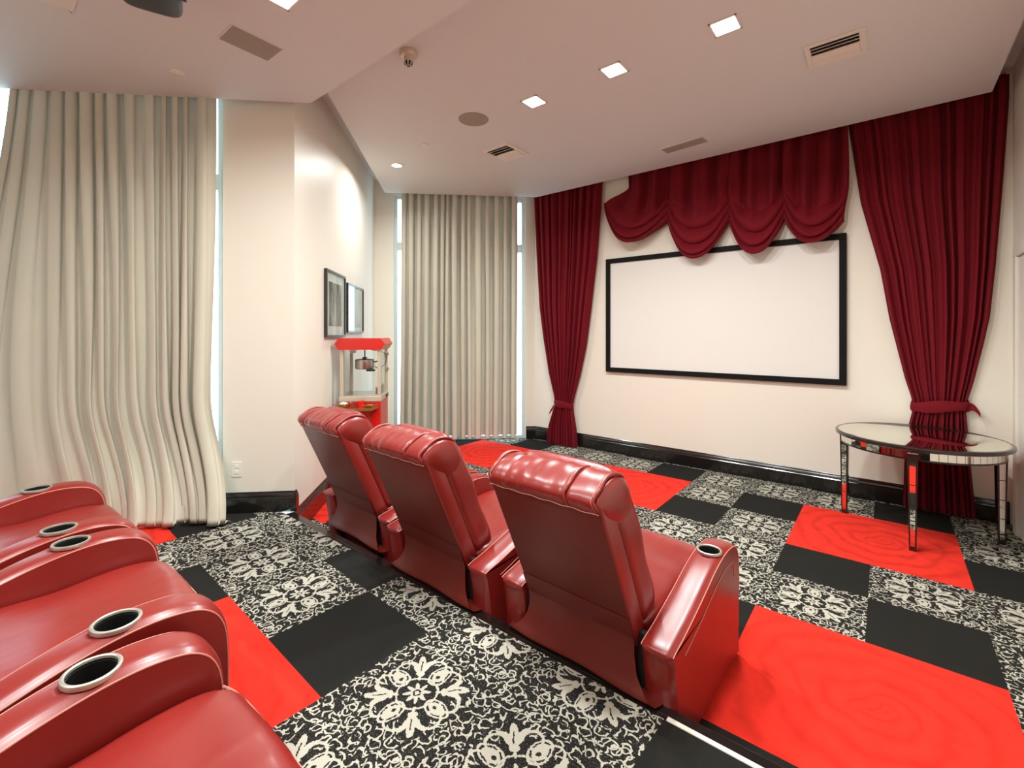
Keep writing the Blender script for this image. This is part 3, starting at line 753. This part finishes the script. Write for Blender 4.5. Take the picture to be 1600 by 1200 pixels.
m = MB(); m.tube([(.09, .2, 1.27), (.14, .17, 1.28), (.155, .17, 1.26)], .006, 8); m.box(.03, .11, .12, .18, 1.18, 1.20, bev=.004); m.build('kettle_handle', M['dark'], ko)
m = MB(); m.tube(crom([(.02, .25, 1.40), (hw-.02, .3, 1.36), (hw-.01, .34, 1.25), (.12, .30, 1.20), (.09, .26, 1.22)], 8), .004, 6); m.build('power_lead', M['slat'], PM)
m = MB(); m.box(-hw+.03, -hw+.09, .25, .31, 1.36, 1.405, bev=.004); m.build('lamp_socket', M['steel'], PM, smooth=False)
m = MB(); m.poly([(-hw-.05, -.17, .844), (hw-.06, -.17, .844), (hw-.02, 0, .844), (-hw-.02, 0, .844)]); m.poly([(-hw-.05, -.17, .828), (-hw-.02, 0, .828), (hw-.02, 0, .828), (hw-.06, -.17, .828)])
a_ = [(-hw-.05, -.17), (hw-.06, -.17), (hw-.02, 0), (-hw-.02, 0)]
for i in range(4): p_, q_ = a_[i], a_[(i+1) % 4]; m.poly([(p_[0], p_[1], .828), (q_[0], q_[1], .828), (q_[0], q_[1], .844), (p_[0], p_[1], .844)])
m.tube([(-.12, -.13, .82), (-.12, -.006, .62)], .006, 6); m.tube([(.10, -.13, .82), (.10, -.006, .62)], .006, 6)
m.build('shelf', M['wood'], PM, smooth=False)
for x in (-hw-.02, hw+.02):
    m = MB(); rw = .21; yc = .30
    m.tube([(x, yc+rw*math.cos(a), rw+.012+rw*math.sin(a)) for a in [2*PI*i/40 for i in range(40)]], .012, 8, closed=True)
    m.lathe([(.03, -.012), (.03, .012)], (0, 0, 0), 16)
    for v in m.bm.verts[-32:]: v.co = Vector((x+v.co.z, yc+v.co.x, rw+.012+v.co.y))
    for i in range(10): a = 2*PI*i/10; m.tube([(x, yc, rw+.012), (x, yc+rw*math.cos(a), rw+.012+rw*math.sin(a))], .005, 5)
    m.build('wheel', M['steel'], PM)
for x in (-hw+.02, hw-.05):
    m = MB(); m.box(x, x+.03, .02, .05, .0, .31, bev=.003); m.build('front_leg', M['machine_cream'], PM, smooth=False)
m = MB(); m.box(hw+.006, hw+.016, dp-.16, dp-.06, .90, .93, bev=.003); m.build('latch', M['dark'], PM, smooth=False)
for z in (1.17, 1.33):
    m = MB(); m.box(hw, hw+.012, dp-.05, dp-.015, z, z+.03); m.build('hinge', M['steel'], PM, smooth=False)
def on_shelf(x, y): return PM.matrix_world @ Vector((x, y, .8445))
p = on_shelf(-.14, -.08)
b = thing('serving_bowl', 'small brass bowl at the left end of the popcorn cart shelf', 'bowl', p)
m = MB(); m.lathe([(.0, 0), (.025, 0), (.045, .02), (.052, .042), (.049, .042), (.04, .02), (.0, .008)], n=24, cap=False); m.build('bowl', M['gold'], b, angle=60)
m = MB()
for i in range(14):
    a = i*2.4; r_ = .034*math.sqrt(i/14); m.superbox((r_*math.cos(a), r_*math.sin(a), .04+.012*(1-i/14)), (.012, .011, .010), .8, 2)
m.build('popcorn_pieces', M['mat_white'], b)
b = thing('glass_jar', 'little clear shaker jar with steel lid between brass bowl and red cup', 'jar', on_shelf(-.062, -.07))
m = MB(); m.lathe([(.0, 0), (.02, 0), (.022, .01), (.022, .045), (.017, .052)], n=20, cap=False); m.build('jar_body', M['glass'], b)
m = MB(); m.lathe([(.019, .052), (.019, .066), (.0, .068)], n=20); m.build('lid', M['steel'], b)
b = thing('plastic_cup', 'red cup with clear top on the popcorn cart shelf', 'cup', on_shelf(.015, -.06))
m = MB(); m.lathe([(.0, 0), (.028, 0), (.036, .062), (.034, .062), (.027, .004)], n=24, cap=False); m.build('cup_body', M['cupred'], b)
m = MB(); m.lathe([(.036, .062), (.030, .085), (.018, .097), (.0, .099)], n=24, cap=False); m.build('clear_lid', M['glass'], b)
b = thing('popcorn_scoop', 'brass popcorn scoop lying at the right end of the popcorn cart shelf', 'scoop', on_shelf(.09, -.07), .6)
m = MB(); m.grid(10, 8, lambda u, v: Vector((-.03+.07*v, .028*math.cos(PI*u)*(1-.3*v), .03-.026*math.sin(PI*u)))); m.build('blade', M['gold'], b)
m = MB(); m.tube([(.038, 0, .02), (.10, 0, .03)], .007, 8); m.build('handle', M['wood'], b)

# ------------------------------------------------------------------ pictures on the left wall
def picture(lab, ea, eb, za, zb, fw_, matw, art, fm):
    t = thing('picture_frame', lab, 'picture', EW(E1S+.002, (ea+eb)/2, (za+zb)/2)); t.rotation_euler = (0, 0, PI/4)
    hy, hz = (eb-ea)/2, (zb-za)/2            # local x out of the wall, y along it
    m = MB(); th_ = .028
    for a in ((-hy, hy, hz-fw_, hz), (-hy, hy, -hz, -hz+fw_), (-hy, -hy+fw_, -hz+fw_, hz-fw_), (hy-fw_, hy, -hz+fw_, hz-fw_)): m.box(0, th_, a[0], a[1], a[2], a[3], bev=.003)
    m.build('frame', fm, t, smooth=False)
    m = MB(); m.box(.004, .012, -hy+fw_-.004, hy-fw_+.004, -hz+fw_-.004, hz-fw_+.004); m.build('mat_board', M['mat_white'], t, smooth=False)
    m = MB(); m.box(.011, .0135, -hy+fw_+matw, hy-fw_-matw, -hz+fw_+matw, hz-fw_-matw); m.build('print', art, t, smooth=False)
    m = MB(); m.box(.018, .0205, -hy+fw_-.002, hy-fw_+.002, -hz+fw_-.002, hz-fw_+.002); m.build('glazing', M['glass'], t, smooth=False)
picture('dark framed monochrome print with white mat, nearer of two on the left wall', 4.40, 5.08, 1.525, 2.17, .024, .085, M['art_a'], M['frame_dark'])
picture('framed print with a painted bright reflection, farther of two above the popcorn cart', 5.17, 5.945, 1.57, 2.12, .022, .04, M['art_b'], M['frame_dark'])
# outlet
t = thing('wall_outlet', 'white wall outlet plate low on the pillar above the baseboard', 'outlet', EW(-1.727, E2L-.001, .535)); t.rotation_euler = (0, 0, PI/4)
m = MB(); m.box(-.036, .036, -.007, 0, -.058, .058, bev=.003); m.build('plate', M['plastic_white'], t, smooth=False)
m = MB()
for z in (-.022, .022): m.box(-.017, .017, -.010, -.006, z-.014, z+.014, bev=.003)
m.build('socket', M['plastic_white'], t, smooth=False)

# ------------------------------------------------------------------ ceiling fittings
def downlight(name, lab, x, y, z, shape='square', lit=True, power=1.0):
    t = thing(name, lab, 'light', (x, y, z), group='recessed ceiling lights')
    m = MB(); h_ = .082
    if shape == 'square':
        for a in ((-h_, h_, -h_, -h_+.012), (-h_, h_, h_-.012, h_), (-h_, -h_+.012, -h_, h_), (h_-.012, h_, -h_, h_)): m.box(a[0], a[1], a[2], a[3], -.006, .004, bev=.001)
    else: m.lathe([(.055, 0), (.055, -.006), (.078, -.006), (.080, .002)], n=32, cap=False)
    m.build('trim_ring', M['white_metal'], t, smooth=False)
    m = MB()
    if shape == 'square': m.box(-.071, .071, -.071, .071, -.003, .001)
    else: m.lathe([(0, -.002), (.055, -.002)], n=32, cap=False)
    m.build('lens', M['lens'] if lit else M['white_metal'], t, smooth=False)
    if lit:
        l = bpy.data.lights.new('downlight_lamp', 'AREA'); l.shape = 'SQUARE' if shape == 'square' else 'DISK'; l.size = .14 if shape == 'square' else .10
        l.energy = LAMP_W*power; l.color = LAMP_COL; l.spread = math.radians(165)
        lo = bpy.data.objects.new('downlight_lamp', l); COL.objects.link(lo); lo.parent = t; lo.location = (0, 0, -.012)
    return t
downlight('downlight', 'square lit ceiling light, left of the three in a row, near the round speaker', -2.28, 3.08, ZC, power=1.5)
downlight('downlight', 'square lit ceiling light, middle of the three in a row', -1.55, 3.08, ZC, power=1.5)
downlight('downlight', 'square lit ceiling light, right of three, nearest the long air vent', -.785, 3.08, ZC, power=1.5)
downlight('downlight', 'round lit ceiling light near the far cream curtain and pictures', -4.37, 3.25, ZC, 'round', True, .8)
downlight('downlight', 'lit ceiling light on the lower soffit cut by the top edge', -2.39, 1.06, ZS, power=.75)
for x, y in ((-1.55, 1.06), (-.75, 1.06), (-2.39, -.9), (-1.55, -.9), (-.75, -.9)):  # unseen soffit lamps added as ambient fill
    downlight('downlight', 'added unseen square fill light on the soffit', x, y, ZS, power=.9)
def panel(name, lab, cat, cx_, cy_, z, lx, ly, rz, mt, group=None):
    t = thing(name, lab, cat, (cx_, cy_, z), rz, group)
    m = MB(); m.box(-lx/2, lx/2, -ly/2, ly/2, -.006, .003, bev=.002); m.build('grille', mt, t, smooth=False)
    m = MB()
    for a in ((-lx/2-.008, lx/2+.008, -ly/2-.008, -ly/2), (-lx/2-.008, lx/2+.008, ly/2, ly/2+.008), (-lx/2-.008, -lx/2, -ly/2, ly/2), (lx/2, lx/2+.008, -ly/2, ly/2)): m.box(*a, -.004, .003)
    m.build('border', M['ceil'], t, smooth=False)
panel('ceiling_speaker', 'rectangular beige ceiling speaker grille by the crimson valance', 'speaker', -1.615, 4.775, ZC, .43, .145, -.10, M['grille'])
panel('ceiling_speaker', 'rectangular grey speaker grille on the lower soffit above left curtain', 'speaker', -2.925, 1.13, ZS, .19, .275, .03, M['grille'])
t = thing('ceiling_speaker', 'round beige ceiling speaker grille beside the first square light', 'speaker', (-2.892, 2.99, ZC))
m = MB(); m.lathe([(0, -.006), (.125, -.006), (.135, -.003), (.137, .002)], n=48, cap=False); m.build('grille', M['grille'], t)
def vent(lab, cx_, cy_, lx, ly, ns):
    t = thing('air_vent', lab, 'vent', (cx_, cy_, ZC), 0, 'ceiling air vents')
    m = MB(); fw_ = .035
    for a in ((-lx/2, lx/2, -ly/2, -ly/2+fw_), (-lx/2, lx/2, ly/2-fw_, ly/2), (-lx/2, -lx/2+fw_, -ly/2+fw_, ly/2-fw_), (lx/2-fw_, lx/2, -ly/2+fw_, ly/2-fw_)): m.box(*a, -.012, .002, bev=.003)
    m.build('frame', M['white_metal'], t, smooth=False)
    m = MB(); m.box(-lx/2+.03, lx/2-.03, -ly/2+.03, ly/2-.03, -.001, .001); m.build('duct_shade', M['gap'], t, smooth=False)  # flat black sheet stands for the shade behind the slats
    yy = ly-2*fw_
    for i in range(ns):
        y = -ly/2+fw_+yy*(i+.5)/ns; s = -1 if i >= ns/2 else 1
        m = MB(); m.box(-lx/2+fw_, lx/2-fw_, -.021, .021, -.0015, .0015, Matrix.Translation((0, y, -.012)) @ Matrix.Rotation(s*math.radians(38), 4, 'X')); m.build('slat', M['white_metal'], t, smooth=False)
vent('square slatted air vent near the far cream curtain', -3.155, 3.76, .345, .375, 6)
vent('slatted air vent on the right side of the ceiling, above right curtain', -.27, 3.80, .335, .325, 6)
t = thing('smoke_detector', 'beige smoke detector beside the soffit step', 'smoke detector', (-2.545, 1.99, ZC))
m = MB(); m.lathe([(.062, 0), (.062, -.02), (.052, -.035), (.034, -.04), (.030, -.07)], n=32); m.build('housing', M['machine_cream'], t)
m = MB(); m.lathe([(.029, -.070), (.029, -.088), (.02, -.096), (.0, -.098)], n=24, cap=False); m.build('sensor_cage', M['dark'], t)
for k in range(8):
    a = 2*PI*k/8; m = MB(); m.tube([(.030*math.cos(a), .030*math.sin(a), -.068), (.029*math.cos(a), .029*math.sin(a), -.088), (.012*math.cos(a), .012*math.sin(a), -.099)], .003, 5); m.build('cage_rib', M['plastic_white'], t)
for lab, x, y, z, r_ in (('flat sprinkler cover on the lower soffit above left curtain', -3.63, .943, ZS, .045), ('small sprinkler cover near the round far light', -3.67, 3.08, ZC, .035)):
    m = MB(); m.lathe([(r_, 0), (r_, -.006), (r_-.006, -.010), (0, -.011)], (0, 0, 0), n=32); o = m.build('sprinkler_cover', M['white_metal']); o.location = (x, y, z); tag(o, lab, 'sprinkler', 'sprinkler covers')
# projector hung from the soffit, only its underside edge in view
t = thing('projector', 'dark ceiling projector at the top edge, only its lower corner in view', 'projector', (-2.575, .565, ZS), -.35)
m = MB(); m.superbox((0, 0, -.160), (.13, .12, .055), .4, 10); m.build('body', M['dark'], t)
m = MB(); m.lathe([(.02, -.11), (.02, -.01), (.06, -.01), (.06, 0)], n=20); m.build('mount', M['dark'], t)
m = MB(); m.lathe([(.04, 0), (.045, .03), (.03, .035)], n=24)
for v in m.bm.verts: v.co = Vector((v.co.x+.05, .11+v.co.z, -.160+v.co.y))
m.build('lens_barrel', M['dark'], t)
downlight('downlight', 'unlit square recessed light at the top left corner of the soffit', -3.30, .33, ZS, 'square', False)
